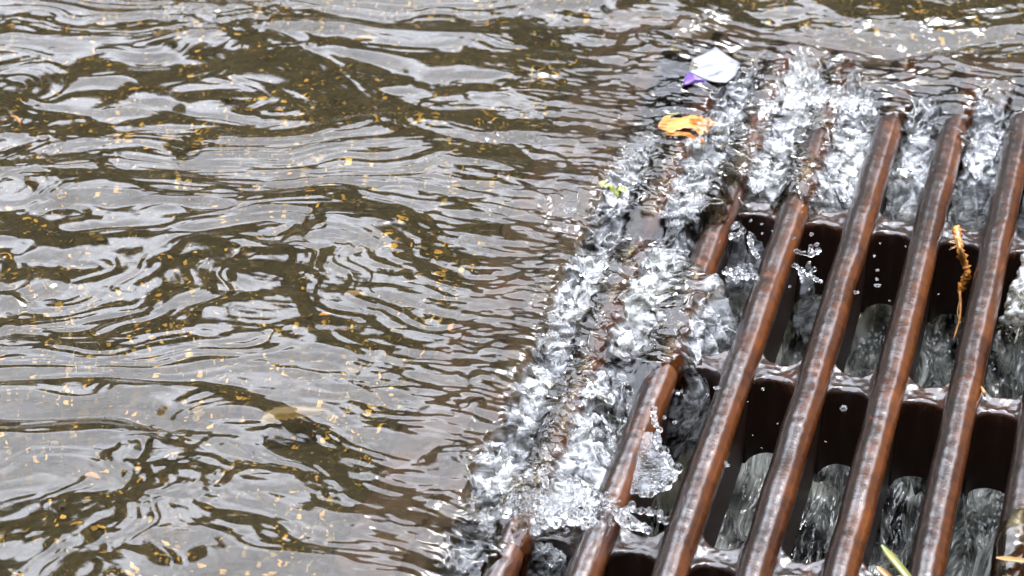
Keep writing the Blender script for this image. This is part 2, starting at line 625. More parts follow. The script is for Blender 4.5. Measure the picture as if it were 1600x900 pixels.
def make_bar(k):
    uc = U0 + k * PITCH
    dz = -.009 if k in (KL, KR) else 0.0            # the edge bars lie lower, flush with the frame
    v = np.linspace(ov0 + .04, ov1 - .04, 700)
    P = np.repeat(prof[None], len(v), 0)
    VV = np.repeat(v[:, None], len(prof), 1)
    x = P[..., 0]; z = P[..., 1]
    r = np.hypot(x, z + R_BAR)
    n = fld(VV, x * 1.0 + k * .7, .07, .05, 1) * .00025 + fld(VV, x + k * .31, .014, .012, 2) * .00005
    s = 1 + n / np.maximum(r, .004)
    x = x * s; z = (z + R_BAR) * s - R_BAR
    wob = fld(v, np.full_like(v, k * .37), .5, .1, 0) * .0004
    V = np.stack([uc + x + wob[:, None], VV, z + dz], -1).reshape(-1, 3)
    q = grid_quads(len(v), len(prof))
    return mesh_obj('bar', V, None, M_SILT if dz else M_RUST, grate, quads=q)


for k in range(KL, KR + 1):
    make_bar(k)

GAP = PITCH / 2 - .0100


def make_rib(j):
    vf = V0 - j * RIB
    VV, QQ, off = [], [], 0
    for k in range(KL, KR):
        uc = U0 + (k + .5) * PITCH
        s = np.linspace(-1.12, 1.12, 33)
        sc = np.clip(np.abs(s), 0, .9999)
        sa = np.clip(sc / .95, 0, .9999)
        cur = .0175 * (1 - np.sqrt(1 - sa ** 2))
        yf = vf - cur
        yb = vf + RIB_W + cur
        zt = Z_RIB + .0028 * sc ** 4
        rr = .0035
        rows = []
        for zz in (Z_BOT, -.07, -.05, -.035):
            rows.append((0, zz, 0))
        A = np.linspace(0, math.pi / 2, 7)
        Vp = []
        for zz in (Z_BOT, -.065, -.045, -.030):
            Vp.append((yf + .002, np.full_like(s, zz)))
        for a in A:
            Vp.append((yf + rr * (1 - math.cos(a)), zt - rr + rr * math.sin(a)))
        for tt in np.linspace(0, 1, 12)[1:-1]:
            yy = (yf + rr) * (1 - tt) + (yb - rr) * tt
            Vp.append((yy, zt - .0006 * math.sin(math.pi * tt)))
        for a in A[::-1]:
            Vp.append((yb - rr * (1 - math.cos(a)), zt - rr + rr * math.sin(a)))
        for zz in (-.030, -.045, -.065, Z_BOT):
            Vp.append((yb - .002, np.full_like(s, zz)))
        Y = np.array([a for a, b in Vp]); Z = np.array([b for a, b in Vp])
        X = np.repeat((uc + s * GAP)[None], len(Vp), 0)
        nn = fld(X, Y, .02, .02, 1) * .0003 + fld(X, Y + .3, .007, .007, 2) * .00015
        Z = Z + nn * (Z > -.03); Y = Y + fld(X, Z, .02, .02, 0) * .0003
        VV.append(np.stack([X, Y, Z], -1).reshape(-1, 3))
        QQ.append(grid_quads(len(Vp), len(s)) + off)
        off += X.size
    return mesh_obj('cross_rib', np.concatenate(VV), None, M_RIB, grate, quads=np.concatenate(QQ))


for j in range(0, 5):
    make_rib(j)


def box_strip(u0, u1, v0, v1, z0, z1, nu, nv, b=.004):
    """top-rounded slab as grid"""
    U = np.concatenate([[u0, u0, u0 + b * .3], np.linspace(u0 + b, u1 - b, nu), [u1 - b * .3, u1, u1]])
    Vv = np.concatenate([[v0, v0, v0 + b * .3], np.linspace(v0 + b, v1 - b, nv), [v1 - b * .3, v1, v1]])
    zu = np.concatenate([[z0, z1 - b, z1 - b * .3], np.full(nu, z1), [z1 - b * .3, z1 - b, z0]])
    zv = np.concatenate([[z0, z1 - b, z1 - b * .3], np.full(nv, z1), [z1 - b * .3, z1 - b, z0]])
    X, Y = np.meshgrid(U, Vv)
    Z = np.minimum(zu[None, :], zv[:, None])
    Z = Z + (Z > z1 - .001) * fld(X, Y, .03, .03, 1) * .0003
    return np.stack([X, Y, Z], -1).reshape(-1, 3), grid_quads(len(Vv), len(U))


parts = [box_strip(ou0 + .001, uL + .002, ov0, ov1, Z_BOT, -.020, 30, 200),
         box_strip(uR - .002, ou1 - .001, ov0, ov1, Z_BOT, -.020, 30, 200),
         box_strip(uL + .0025, uR - .0025, vT + .0085, ov1 - .001, Z_BOT + .002, -.0205, 120, 20),
         box_strip(uL + .0025, uR - .0025, ov0 + .001, vB - .006, Z_BOT + .002, -.0205, 120, 20)]
VV, QQ, off = [], [], 0
for a, b in parts:
    VV.append(a); QQ.append(b + off); off += len(a)
mesh_obj('frame', np.concatenate(VV), None, M_SILT, grate, quads=np.concatenate(QQ))

# ------------------------------------------------------------------ running water surface
STEP = 0.00105


def axis(a, b, far):
    core = np.arange(a, b, STEP)
    out = [core]
    d = STEP; lo = [a]; hi = [core[-1]]
    while hi[-1] < far:
        d *= 1.13
        hi.append(hi[-1] + d)
    d = STEP
    while lo[-1] > -far:
        d *= 1.13
        lo.append(lo[-1] - d)
    return np.concatenate([np.array(lo[:0:-1]), core, np.array(hi[1:])])


ax, ay = axis(-.62, .66, 12), axis(-.44, .66, 12)
X, Y = np.meshgrid(ax, ay)
Ug, Vg = xy2uv(X, Y)


def water_height(X, Y, full=True):
    """surface of the running water: level, street waves and broken water"""
    # evaluate the slow fields coarse, then interpolate
    ok = (np.abs(X) < 1.1) & (np.abs(Y) < 1.1)
    Lv = np.full(X.shape, 12.0); Fm = np.zeros(X.shape)
    gx = np.linspace(-1.1, 1.1, 441)
    GX, GY = np.meshgrid(gx, gx)
    def interp(f):
        A = f(GX, GY)
        fx = (X[ok] + 1.1) / 2.2 * 440; fy = (Y[ok] + 1.1) / 2.2 * 440
        ix = np.clip(fx.astype(int), 0, 439); iy = np.clip(fy.astype(int), 0, 439)
        tx = fx - ix; ty = fy - iy
        return (A[iy, ix] * (1 - tx) * (1 - ty) + A[iy, ix + 1] * tx * (1 - ty)
                + A[iy + 1, ix] * (1 - tx) * ty + A[iy + 1, ix + 1] * tx * ty)
    Lv[ok] = interp(LEVEL); Fm[ok] = interp(FOAM)
    edge = sstep(np.maximum(np.abs(X), np.abs(Y)), .8, 1.05)
    Lv = np.where(Lv < -20, -20 + (Lv + 20) * 2.6, Lv)
    inside = (Ug < ou1) & (Vg > ov0 - .05)
    Lv = np.where(inside, Lv, np.maximum(Lv, 4))
    Lv = np.minimum(Lv, 12.5)
    Lv = Lv * (1 - edge) + 12 * edge
    Fm = np.clip(Fm * (1 - edge), 0, 1)
    return Lv / 1000, Fm


L, FM = water_height(X, Y)
far = 1 - sstep(np.maximum(np.abs(X), np.abs(Y)), .9, 3.0)
# street waves, crests lying roughly across the view and bending
wx = X + .05 * fld(X, Y, .30, .25, 0) + .010 * fld(X, Y, .07, .05, 1)
wy = Y + .035 * fld(X, Y, .35, .30, 2) + .005 * fld(X, Y, .09, .05, 0)
rx_, ry_ = rot(wx, wy, -12)
sx_, sy_ = rot(wx, wy, 7)
H = (.00230 * fld(rx_, ry_, .40, .115, 0) + .00070 * fld(sx_, sy_, .17, .055, 1)
     + .00026 * fld(rx_, ry_, .070, .024, 2) + .00013 * fld(sx_, sy_, .030, .011, 0) + .000026 * fld(wx, wy, .014, .0065, 1))
near = sstep(FM, .02, .3)
H = H * far * (1 - .4 * near)
# accelerating, finer ripples where the flow nears the drain
u_, v_ = Ug, Vg
acc = np.exp(-np.clip(uL - u_ - .01, 0, 9) / .085) * (v_ < vT + .02) + np.exp(-np.clip(v_ - vT, 0, 9) / .06) * (v_ >= vT + .02) * (u_ > uL - .03)
acc = np.clip(acc, 0, 1)
H += acc * far * (.00034 * fld(u_ + .01 * fld(X, Y, .05, .05, 1), v_, .055, .016, 1) + .00016 * fld(u_, v_, .020, .007, 2))
# in the slots the water sinks, over the bars it clings
rel = np.abs(((u_ - U0) / PITCH + .5) % 1 - .5) * PITCH
barz = np.where(rel < R_BAR, np.sqrt(np.maximum(R_BAR ** 2 - rel ** 2, 0)) - R_BAR, -.05)
slot = sstep(rel, R_BAR * .7, R_BAR * 1.5)
ing = (u_ > uL) & (u_ < uR) & (v_ < vT) & (v_ > vB)
# broken water
topz = sstep(v_ - (vT - .10) - (.22 - (u_ - uL)) * .5, -.05, .05)      # pours over the head of the grate, else from the left
wu = u_ + .010 * fld(X, Y, .05, .05, 0) + .004 * fld(X, Y, .018, .018, 2)
wv = v_ + .010 * fld(X, Y, .05, .05, 1) + .004 * fld(X, Y, .018, .018, 0)


def ridg(a):
    return .8 - np.abs(a) * 1.3


def broken(al, ac):
    r = .0034 * fld(al, ac, .12, .045, 2)
    r = r + .0034 * ridg(fld(al, ac, .075, .023, 0)) + .0017 * ridg(fld(al, ac, .042, .011, 1)) + .0006 * fld(al, ac, .020, .0052, 2)
    return r


BL = broken(wu, wv)
BT = broken(wv, wu)
B = BL * (1 - topz) + BT * topz
H += B * sstep(FM, .12, .75) * (.16 + .84 * slot)
Z = L + H
sink = ing * slot * np.clip(-(L - .004), 0, .04) * .35
sink = sink + ing * slot * .0035 * sstep(FM, .2, .7)
Z = Z - sink
fall = L < -.02
# long streaks in the falls
Z = Z + fall * (.0035 * fld(u_, v_, .012, .10, 1) + .0015 * fld(u_, v_, .005, .05, 0))
# sideways curl
cxx = .0022 * fld(X, Y, .020, .020, 1) + .0010 * fld(X, Y, .009, .009, 0)
cyy = .0022 * fld(X, Y, .020, .020, 2) + .0010 * fld(X, Y, .009, .009, 1)
fw = sstep(FM, .3, .9)
XX = X + cxx * fw
YY = Y + cyy * fw
solid = ing & (Z < barz - .004) & (rel < R_BAR * .8)
cut = (L < -.095) | solid
kq = ~(cut[:-1, :-1] & cut[1:, :-1] & cut[:-1, 1:] & cut[1:, 1:])
FA = np.clip(FM * np.where(ing, .30 + .80 * slot, .9) + .45 * ing * sstep(-L, .012, .03), 0, 1)
verts = np.stack([XX, YY, Z], -1).reshape(-1, 3)
quads = grid_quads(*X.shape, keep=kq)
verts, quads, (fa,) = compact(verts, quads, FA.reshape(-1))
water = mesh_obj('water', verts, None, M_WATER, quads=quads)
attr(water, 'foam', fa)
tag(water, 'rippled grey-brown rainwater sheeting over the street into the drain', 'water', kind='structure')


def surf(x, y):
    """height of the water surface at a place"""
    i = np.clip(np.searchsorted(ax, x), 0, len(ax) - 1)
    j = np.clip(np.searchsorted(ay, y), 0, len(ay) - 1)
    return Z[j, i]


# ------------------------------------------------------------------ tumbling water in the shaft
gu = np.linspace(pu0 + .002, pu1 - .002, 330)
gv = np.linspace(pv0 + .002, pv1 - .002, 520)
GU, GV = np.meshgrid(gu, gv)
tz = -.165 + .05 * sstep(GV, .1, pv1)
tz = tz + .010 * fld(GU, GV, .05, .16, 0) + .006 * fld(GU, GV, .024, .08, 1)
gx, gy = uv2xy(GU, GV)
bw_ = mesh_obj('basin_water', np.stack([gx, gy, tz], -1).reshape(-1, 3), None, M_FALL, quads=grid_quads(*GU.shape))
tag(bw_, 'grey churning water tumbling below the slots of the grate', 'water', kind='structure')

def falling_threads():
    r = random.Random(8)
    out = []
    for _ in range(420):
        k = r.randrange(0, 7); u = U0 + (k + .5) * PITCH + r.uniform(-.02, .02)
        v = r.uniform(-.33, .33)
        z = r.uniform(-.14, -.07)
        x, y = uv2xy(u, v)
        l_ = r.uniform(.006, .035)
        rad = r.uniform(.0006, .0016)
        n_ = int(l_ / rad)
        for i in range(n_ + 1):
            t_ = i / n_
            out.append((x + .002 * math.sin(t_ * 3 + k), y - .002 * t_, z - l_ * t_, rad * (.5 + .6 * math.sin(t_ * 3.1) + .25 * math.sin(t_ * 17 + v * 90))))
    return out


# ------------------------------------------------------------------ leaf litter lying on the street
def litter(n, seed, zlo, zhi, smin, smax, x0, x1, y0, y1):
    r = np.random.default_rng(seed)
    x = r.uniform(x0, x1, n); y = r.uniform(y0, y1, n)
    u, v = xy2uv(x, y)
    ok = ~((u > ou0 - .006) & (v < ov1 + .006))
    dens = fld(x, y, .09, .06, 1) * .5 + fld(x, y, .35, .3, 2) * .5
    ok &= r.uniform(0, 1, n) < np.clip(.42 + .42 * dens, .08, 1)
    x, y = x[ok], y[ok]
    n = len(x)
    s = smin + (smax - smin) * r.uniform(0, 1, n) ** 4
    asp = r.uniform(.22, .9, n)
    a = r.uniform(0, 2 * math.pi, n)
    z = r.uniform(zlo, zhi, n)
    shape = [(-1, 0, 0), (-.4, .8, .25), (.45, .7, .1), (1, .05, .3), (.3, -.8, .2), (-.5, -.6, 0)]
    V = np.zeros((n, 6, 3))
    for i, (p, q, h) in enumerate(shape):
        jx = p + r.uniform(-.25, .25, n); jy = (q + r.uniform(-.25, .25, n)) * asp
        V[:, i, 0] = x + s * (jx * np.cos(a) - jy * np.sin(a))
        V[:, i, 1] = y + s * (jx * np.sin(a) + jy * np.cos(a))
        V[:, i, 2] = z + s * h * r.uniform(.2, 1.2, n)
    tone = np.clip(r.beta(1.5, 2.2, n) * 1.05, 0, 1)
    return V.reshape(-1, 3), np.repeat(tone, 6), n


a = litter(76000, 3, BED + .0006, BED + .003, .0007, .0037, -.62, .60, -.46, .70)
b = litter(6500, 4, BED + .006, BED + .030, .0006, .0026, -.60, .60, -.44, .66)
VV = np.concatenate([a[0], b[0]]); tn = np.concatenate([a[1], np.clip(b[1] + .08, 0, 1)])
nl = a[2] + b[2]
lit = mesh_obj('leaf_litter', VV, [tuple(range(i * 6, i * 6 + 6)) for i in range(nl)], M_LIT, smooth=False)
attr(lit, 'tone', tn)
tag(lit, 'yellow and brown crumbs of leaves strewn over the dark asphalt under water', 'leaf litter', kind='stuff')

# ------------------------------------------------------------------ blobs: splashes grown as one skin
ICO = None


def ico_unit():
    global ICO
    if ICO is None:
        import bmesh
        bm = bmesh.new()
        bmesh.ops.create_icosphere(bm, subdivisions=2, radius=1)
        ICO = (np.array([v.co[:] for v in bm.verts]), [tuple(v.index for v in f.verts) for f in bm.faces])
        bm.free()
    return ICO


def blob_mesh(name, balls, voxel, mat, smooth_it=3):
    """balls: (x,y,z,r); fused into one liquid skin"""
    iv, fc = ico_unit()
    fc = np.array(fc)
    B_ = np.array(balls)
    V = (iv[None] * B_[:, None, 3:4] + B_[:, None, :3]).reshape(-1, 3)
    Fq = (fc[None] + (np.arange(len(B_)) * len(iv))[:, None, None]).reshape(-1, 3)
    tmp = mesh_obj(name, V, None, mat, quads=Fq)
    rm = tmp.modifiers.new('remesh', 'REMESH')
    rm.mode = 'VOXEL'; rm.voxel_size = voxel; rm.use_smooth_shade = True
    sm = tmp.modifiers.new('smooth', 'SMOOTH')
    sm.factor = .6; sm.iterations = smooth_it
    dg = bpy.context.evaluated_depsgraph_get()
    me = bpy.data.meshes.new_from_object(tmp.evaluated_get(dg))
    tmp.modifiers.clear()
    old = tmp.data
    tmp.data = me
    bpy.data.meshes.remove(old)
    me.polygons.foreach_set('use_smooth', np.ones(len(me.polygons), bool))
    if not me.materials: me.materials.append(mat)
    return tmp


def strand(p0, p1, r0, r1, bulge=1.6, lift=0.0, wob=.0012, step=.35, rnd=random):
    """beaded thread of water from p0 to p1 ending in a bead"""
    p0 = np.array(p0, float); p1 = np.array(p1, float)
    ln = np.linalg.norm(p1 - p0)
    n = max(3, int(ln / (min(r0, r1) * step * 2)))
    out = []
    ph = rnd.random() * 6
    for i in range(n + 1):
        t = i / n
        p = p0 * (1 - t) + p1 * t
        p[2] += lift * 4 * t * (1 - t)
        p += wob * np.array([math.sin(t * 7 + ph), math.cos(t * 6 + ph * 2), math.sin(t * 5 + ph * 3)])
        r = r0 * (1 - t) + r1 * t
        r *= 1 + .28 * math.sin(t * 14 + ph)
        if i == n: r *= bulge
        out.append((*p, r))
    return out


# broken crests thrown up along the edge of the grate
rnd = random.Random(5)
balls = []
for _ in range(2000):
    px = rnd.uniform(700, 1620); py = rnd.uniform(90, 880)
    g = at(px, py)
    x, y = g[0], g[1]
    f = float(np.clip(FOAM(np.array([x]), np.array([y]))[0], 0, 1))
    if f < .6 or rnd.random() > (f - .3) ** 2 * .55: continue
    if float(LEVEL(np.array([x]), np.array([y]))[0]) < -22: continue
    z = surf(x, y)
    if z < -.03: continue
    u, v = xy2uv(x, y)
    onbar = abs(((u - U0) / PITCH + .5) % 1 - .5) * PITCH < R_BAR * .8
    if onbar and rnd.random() < .93: continue
    top = v > vT - .12 and u > uL + .1
    L_ = rnd.uniform(.006, .022)
    du, dv = (rnd.uniform(-.4, .5), -1) if top else (1, rnd.uniform(-.6, .5))
    dx, dy = uv2xy(du * L_, dv * L_)
    hgt = rnd.uniform(.001, .007) * (1.5 if rnd.random() < .12 else 1)
    r0 = rnd.uniform(.0007, .0017)
    balls += strand((x, y, z - .001), (x + dx, y + dy, z + hgt), r0 * 1.5, r0, rnd.uniform(1.1, 1.9), hgt * .5, .0012, rnd=rnd)
froth = blob_mesh('broken_water', balls, .00062, M_DROP, 3)
tag(froth, 'white broken water thrown up in threads where the stream meets the bars', 'splash', kind='stuff')


thr_ = blob_mesh('falling_water', [b_ for b_ in falling_threads() if b_[3] > .0003], .0006, M_DROP, 2)
tag(thr_, 'clear threads and drips of water falling beneath the slots of the grate', 'falling water', kind='stuff')


def P(px, py, z):
    return at(px, py, z)


# splash over the second and third bar at the lower edge
def lumps(cx, cy, w_, h_, n, r0, r1, z0, z1, rr, du=1.0, dv=-.25, ln=.010):
    """short overlapping strokes of water lying along the flow"""
    out = []
    for _ in range(n):
        a = rr.random() * 6.283; d = math.sqrt(rr.random())
        px = cx + w_ * d * math.cos(a); py = cy + h_ * d * math.sin(a)
        z = z0 + (z1 - z0) * rr.random() * (1 - d * .6)
        p = P(px, py, z)
        l_ = ln * rr.uniform(.3, 1.3)
        ex, ey = uv2xy(l_ * du, l_ * (dv + rr.uniform(-.4, .4)))
        r = rr.uniform(r0, r1)
        out += strand(p, p + np.array([ex, ey, rr.uniform(-.002, .002)]), r, r * .7, 1.1, .001, .0012, .8, rr)
    return out


rr = random.Random(21)
bl = lumps(870, 790, 90, 28, 200, .0010, .0026, -.004, .011, rr)
bl += lumps(815, 775, 34, 26, 45, .0010, .0024, -.002, .011, rr)
for (a, b, c, d) in ((855, 760, 846, 738), (880, 752, 876, 742), (800, 790, 790, 800), (960, 800, 975, 815), (930, 815, 915, 822), (850, 820, 835, 828)):
    bl += strand(P(a, b, .008), P(c, d, .014), .0022, .0026, 1.35, 0, .0006, rnd=rr)
sp1 = blob_mesh('splash', bl, .00065, M_DROP, 3)
tag(sp1, 'frothy white splash lying over the leftmost visible bars near the bottom edge', 'splash', 'splashes over the grate')

# sheet of water flung between two bars, with a beaded rim
bl = []
rim = [(1022, 655), (1030, 672), (1026, 690), (1036, 705), (1046, 722), (1058, 733), (1053, 746), (1040, 760), (1024, 768), (1004, 775)]
for i in range(len(rim) - 1):
    bl += strand(P(*rim[i], .006), P(*rim[i + 1], .006), .0020, .0022, 1.35, 0, .0008, rnd=rr)
for py in np.arange(676, 772, 1.7):
    xr = np.interp(py, [655, 705, 733, 760, 772], [1020, 1034, 1054, 1036, 1006])
    xl = np.interp(py, [655, 772], [1010, 985])
    for px in np.arange(xl, xr, 1.7):
        bl.append((*P(px, py, .0045 + .001 * math.sin(px * .11) * math.cos(py * .08)), .00085))
bl += strand(P(1022, 655, .006), P(1021, 640, .009), .0017, .0016, 1.5, 0, .0006, rnd=rr)
sp2 = blob_mesh('splash', bl, .0006, M_DROP, 2)
tag(sp2, 'thin triangular sheet of water with a beaded rim flung off the bar', 'splash', 'splashes over the grate')

bl = []
for pts in ([(970, 800), (985, 790), (1000, 800), (1013, 797), (1028, 803), (1038, 815)], [(975, 795), (990, 815), (1005, 822), (1010, 830)],
            [(972, 812), (985, 818), (995, 826)]):
    for i in range(len(pts) - 1):
        bl += strand(P(*pts[i], .004), P(*pts[i + 1], .004), .0019, .0016, 1.5, 0, .0009, rnd=rr)
sp3 = blob_mesh('splash', bl, .0006, M_DROP, 2)
tag(sp3, 'curling finger of water reaching right below the triangular water sheet', 'splash', 'splashes over the grate')

bl = []
for pts in ([(1243, 392), (1256, 396), (1266, 398), (1276, 395), (1280, 388)], [(1240, 414), (1252, 422), (1264, 430), (1274, 436), (1283, 440)],
            [(1264, 430), (1271, 422)], [(1268, 396), (1266, 386)], [(1250, 424), (1254, 438)]):
    for i in range(len(pts) - 1):
        bl += strand(P(*pts[i], .002), P(*pts[i + 1], .002), .0017, .0013, 1.35, 0, .0007, rnd=rr)
sp4 = blob_mesh('splash', bl, .0005, M_DROP, 2)
tag(sp4, 'forked threads of clear water crossing the second slot from the left below the upper rib', 'splash', 'splashes over the grate')

bl = []
for pts in ([(1171, 366), (1172, 378), (1178, 392), (1184, 402)], [(1143, 357), (1150, 352)], [(1140, 370), (1146, 367)], [(1152, 366), (1160, 361)]):
    for i in range(len(pts) - 1):
        bl += strand(P(*pts[i], .003), P(*pts[i + 1], .003), .0014, .0020, 1.3, 0, .0004, rnd=rr)
bl += lumps(1150, 425, 20, 14, 16, .001, .0022, -.010, .003, rr)
sp5 = blob_mesh('splash', bl, .00055, M_DROP, 2)
tag(sp5, 'clear beads and a short thread of water over the first open slot', 'splash', 'splashes over the grate')

bl = []
for (a, b, c, d, h) in ((1278, 150, 1272, 122, .02), (1290, 150, 1283, 128, .016), (1318, 150, 1327, 122, .022), (1226, 150, 1216, 128, .018), (1350, 165, 1358, 140, .016),
                        (1240, 160, 1236, 142, .012), (1305, 155, 1303, 138, .014)):
    p0, p1 = P(a, b, .004), P(c, d + 0, h)
    bl += strand(p0, p1, .0032, .0016, 1.9, .001, .0008, rnd=rr)
for _ in range(110):
    t = rr.random()
    px = 1190 + 180 * t; py = 165 - 18 * math.sin(t * 3.1) + rr.uniform(-9, 12)
    bl += lumps(px, py, 2, 2, 1, .0009, .0022, .0, .010, rr, rr.uniform(-.3, .5), -1.0, .012)
sp6 = blob_mesh('splash', bl, .00065, M_DROP, 3)
tag(sp6, 'crest of white water with upright fingers at the head of the grate', 'splash', 'splashes over the grate')

bl = []
for i in range(90):
    t = rr.random()
    px = 1618 - 44 * t + rr.uniform(-12, 26); py = 390 + 120 * t + rr.uniform(-10, 10)
    z = -.004 - .02 * t + rr.uniform(-.004, .004)
    p = P(px, py, z)
    q = P(px - rr.uniform(4, 16), py + rr.uniform(20, 60), z - .02)
    r = rr.uniform(.0016, .0036)
    bl += strand(p, q, r, r * .5, 1.0, .002, .0014, .7, rr)
sp7 = blob_mesh('splash', bl, .0009, M_WATER, 10)
attr(sp7, 'foam', np.full(len(sp7.data.vertices), .75))
tag(sp7, 'white rush of water spilling into the slot at the right edge of the picture', 'splash', 'splashes over the grate')

k6 = U0 + 6 * PITCH
vv_, aa_ = np.meshgrid(np.linspace(-.36, -.170, 260), np.linspace(-1.75, 1.75, 60), indexing='ij')
th_ = (.0026 + .0010 * fld(vv_, aa_ * .012, .050, .030, 1) + .00022 * fld(vv_, aa_ * .012, .016, .012, 2)) * sstep(-vv_, .170, .205) * np.cos(aa_ * .75) + .0004
rr_ = R_BAR + th_
gx, gy = uv2xy(k6 + rr_ * np.sin(aa_), vv_ + .004 * np.sin(aa_ * 2))
sp8 = mesh_obj('splash', np.stack([gx, gy, -R_BAR + rr_ * np.cos(aa_)], -1).reshape(-1, 3), None, M_WATER, quads=grid_quads(260, 60))
tag(sp8, 'smooth skin of water running over the rusty bar in the bottom right corner', 'splash', 'splashes over the grate')

# ------------------------------------------------------------------ flying droplets
drops = [(1038, 652, 9, 25), (1054, 660, 5, 70), (1134, 723, 5, 0), (1137, 727, 6, 0), (1192, 608, 6, 60), (1120, 606, 7, 10), (1318, 638, 8, 70),
         (1494, 138, 5, 0), (1330, 93, 5, 0), (1259, 72, 4, 0), (1248, 63, 5, 0), (1510, 97, 4, 0), (1544, 60, 3, 0), (1495, 142, 4, 0),
         (1366, 400, 5, 0), (1371, 422, 5, 5), (1370, 436, 7, 30), (1371, 446, 5, 5), (1268, 366, 6, 60), (1173, 345, 5, 80), (1190, 350, 5, 60),
         (1147, 356, 7, 40), (1156, 363, 7, 20), (1142, 368, 6, 20), (1191, 365, 4, 80), (1207, 361, 4, 0), (1234, 448, 5, 80), (1264, 452, 6, 85),
         (1254, 437, 4, 60), (1276, 382, 6, 60), (1265, 410, 5, 20), (1338, 457, 6, 30), (1168, 628, 3, 70), (1176, 680, 3, 70), (1105, 617, 4, 60),
         (1178, 222, 5, 40), (1172, 214, 5, 0), (1242, 139, 4, 0), (1208, 138, 6, 20), (1200, 143, 4, 0), (1331, 220, 5, 0), (1310, 205, 5, 0),
         (1165, 158, 5, 60), (1020, 655, 6, 80), (1035, 740, 4, 0), (952, 690, 5, 0), (938, 680, 5, 0), (985, 795, 5, 0), (960, 705, 4, 0),
         (1194, 118, 4, 0), (1217, 118, 4, 0), (1500, 205, 5, 0), (1515, 290, 5, 0), (1430, 335, 4, 60), (1300, 100, 3, 50), (1360, 110, 3, 0), (1430, 60, 3, 0), (1575, 120, 3, 0), (1290, 690, 3, 70), (1215, 662, 3, 60), (1190, 700, 3, 70), (1240, 372, 4, 70), (1390, 470, 3, 60), (1375, 380, 3, 20), (1466, 460, 3, 80), (1440, 410, 3, 70), (1405, 290, 5, 60), (1470, 290, 5, 60),
         (1527, 255, 6, 70), (1545, 200, 6, 0), (1415, 385, 4, 10), (1057, 90, 3, 80), (1084, 63, 3, 80), (955, 125, 3, 60), (780, 905, 4, 0),
         (745, 855, 6, 60), (768, 850, 5, 50), (722, 868, 5, 0), (733, 880, 5, 0), (1240, 175, 5, 20), (1180, 300, 5, 20), (1040, 300, 5, 20)]
iv, fc = ico_unit()
proto = None
for i, (px, py, d, an) in enumerate(drops):
    r = d / 2 / 2050 * .9
    if proto is None:
        Vd = iv.copy()
        Vd[:, 0] *= 1 + .12 * Vd[:, 1]
        proto = mesh_obj('water_droplet', Vd, fc, M_DROP)
        o = proto
    else:
        o = proto.copy(); COL.objects.link(o)
    z = .012 + (i * 37 % 11) * .0022
    o.location = P(px, py, z).tolist()
    el_ = 1.0 + (1.6 if an else .3) * ((i * 53 % 7) / 7); r *= .7 + .6 * ((i * 31 % 11) / 11)
    o.scale = (r * el_, r, r)
    o.rotation_euler = (0, 0, 0)
    o.rotation_euler = (0, -math.radians(an) * .6, -math.radians(an) * .8)
    tag(o, 'tiny clear water droplet caught flying above the grate', 'water droplet', 'water droplets flying above the grate')

# ------------------------------------------------------------------ leaves, paper, twig, grass
M_ORANGE = mat_plain('orange_leaf', (.36, .13, .018), .45, (.44, .19, .035), 90, .0006, .5)
M_LIME = mat_plain('lime_leaf', (.22, .26, .03), .45, (.30, .31, .06), 110, .0006, .5)
M_YELL = mat_plain('yellow_leaf', (.17, .11, .02), .5, (.13, .075, .015), 140, .0006, .4)
M_BROWN = mat_plain('brown_leaf', (.085, .052, .008), .55, (.13, .085, .014), 90, .0008, .4)
M_PAPER = mat_plain('wet_paper', (.20, .205, .215), .4, (.13, .136, .15), 60, .0006, .3)
M_PURP = mat_plain('purple_print', (.07, .025, .18), .4, (.10, .045, .22), 80, .0004, .3)
M_TWIG = mat_plain('pine_twig', (.60, .24, .03), .5, (.20, .05, .010), 260, .002, .6)
M_STRAW = mat_plain('straw', (.24, .12, .018), .5, (.18, .09, .014), 200, .0004, .5)
M_GREEN = mat_plain('grass_green', (.09, .12, .010), .45, (.15, .14, .014), 60, .0004, .4)


def leaf(name, px, py, z, length, width, ang, mat, label, cat='leaf', curl=.25, lobes=0, follow=False, tip=1.0, group=None):
    """thin curved blade with uneven margin, thickness given"""
    n, m_ = 26, 9
    T, S = np.meshgrid(np.linspace(0, 1, n), np.linspace(-1, 1, m_), indexing='ij')
    wd = np.sin(np.pi * T ** .8) ** .7 * (1 - .3 * T * tip)
    if lobes:
        wd = wd * (1 + .35 * np.sin(T * math.pi * lobes * 2))
    wd = np.maximum(wd, .04)
    rj = np.random.default_rng(int(px * 7 + py))
    jit = 1 + .10 * rj.standard_normal((n, 1)) * (np.abs(S) > .9)
    x = (T - .5) * length
    y = S * wd * width / 2 * jit + .12 * length * np.sin(T * 3) - .08 * length
    zz = curl * width * (S ** 2) * .5 + curl * length * .18 * np.sin(T * 5) + 0 * x
    a = math.radians(ang)
    g = at(px, py, z)
    X_ = g[0] + x * math.cos(a) - y * math.sin(a)
    Y_ = g[1] + x * math.sin(a) + y * math.cos(a)
    Z_ = z + zz
    if follow:
        Z_ = surf(X_, Y_) - .0004 + zz * .3
    top = np.stack([X_, Y_, Z_], -1).reshape(-1, 3)
    bot = top - np.array([0, 0, .0003])
    q = grid_quads(n, m_)
    nb = len(top)
    qs = [q, q[:, ::-1] + nb]
    idx = np.arange(n * m_).reshape(n, m_)
    loop = np.concatenate([idx[0, :], idx[1:, -1], idx[-1, -2::-1], idx[-2:0:-1, 0]])
    e = np.stack([loop, np.roll(loop, -1), np.roll(loop, -1) + nb, loop + nb], -1)
    qs.append(e[:, ::-1])
    V = np.concatenate([top, bot])
    o = mesh_obj(name, V, None, mat, quads=np.concatenate(qs))
    tag(o, label, cat, group)
    return o


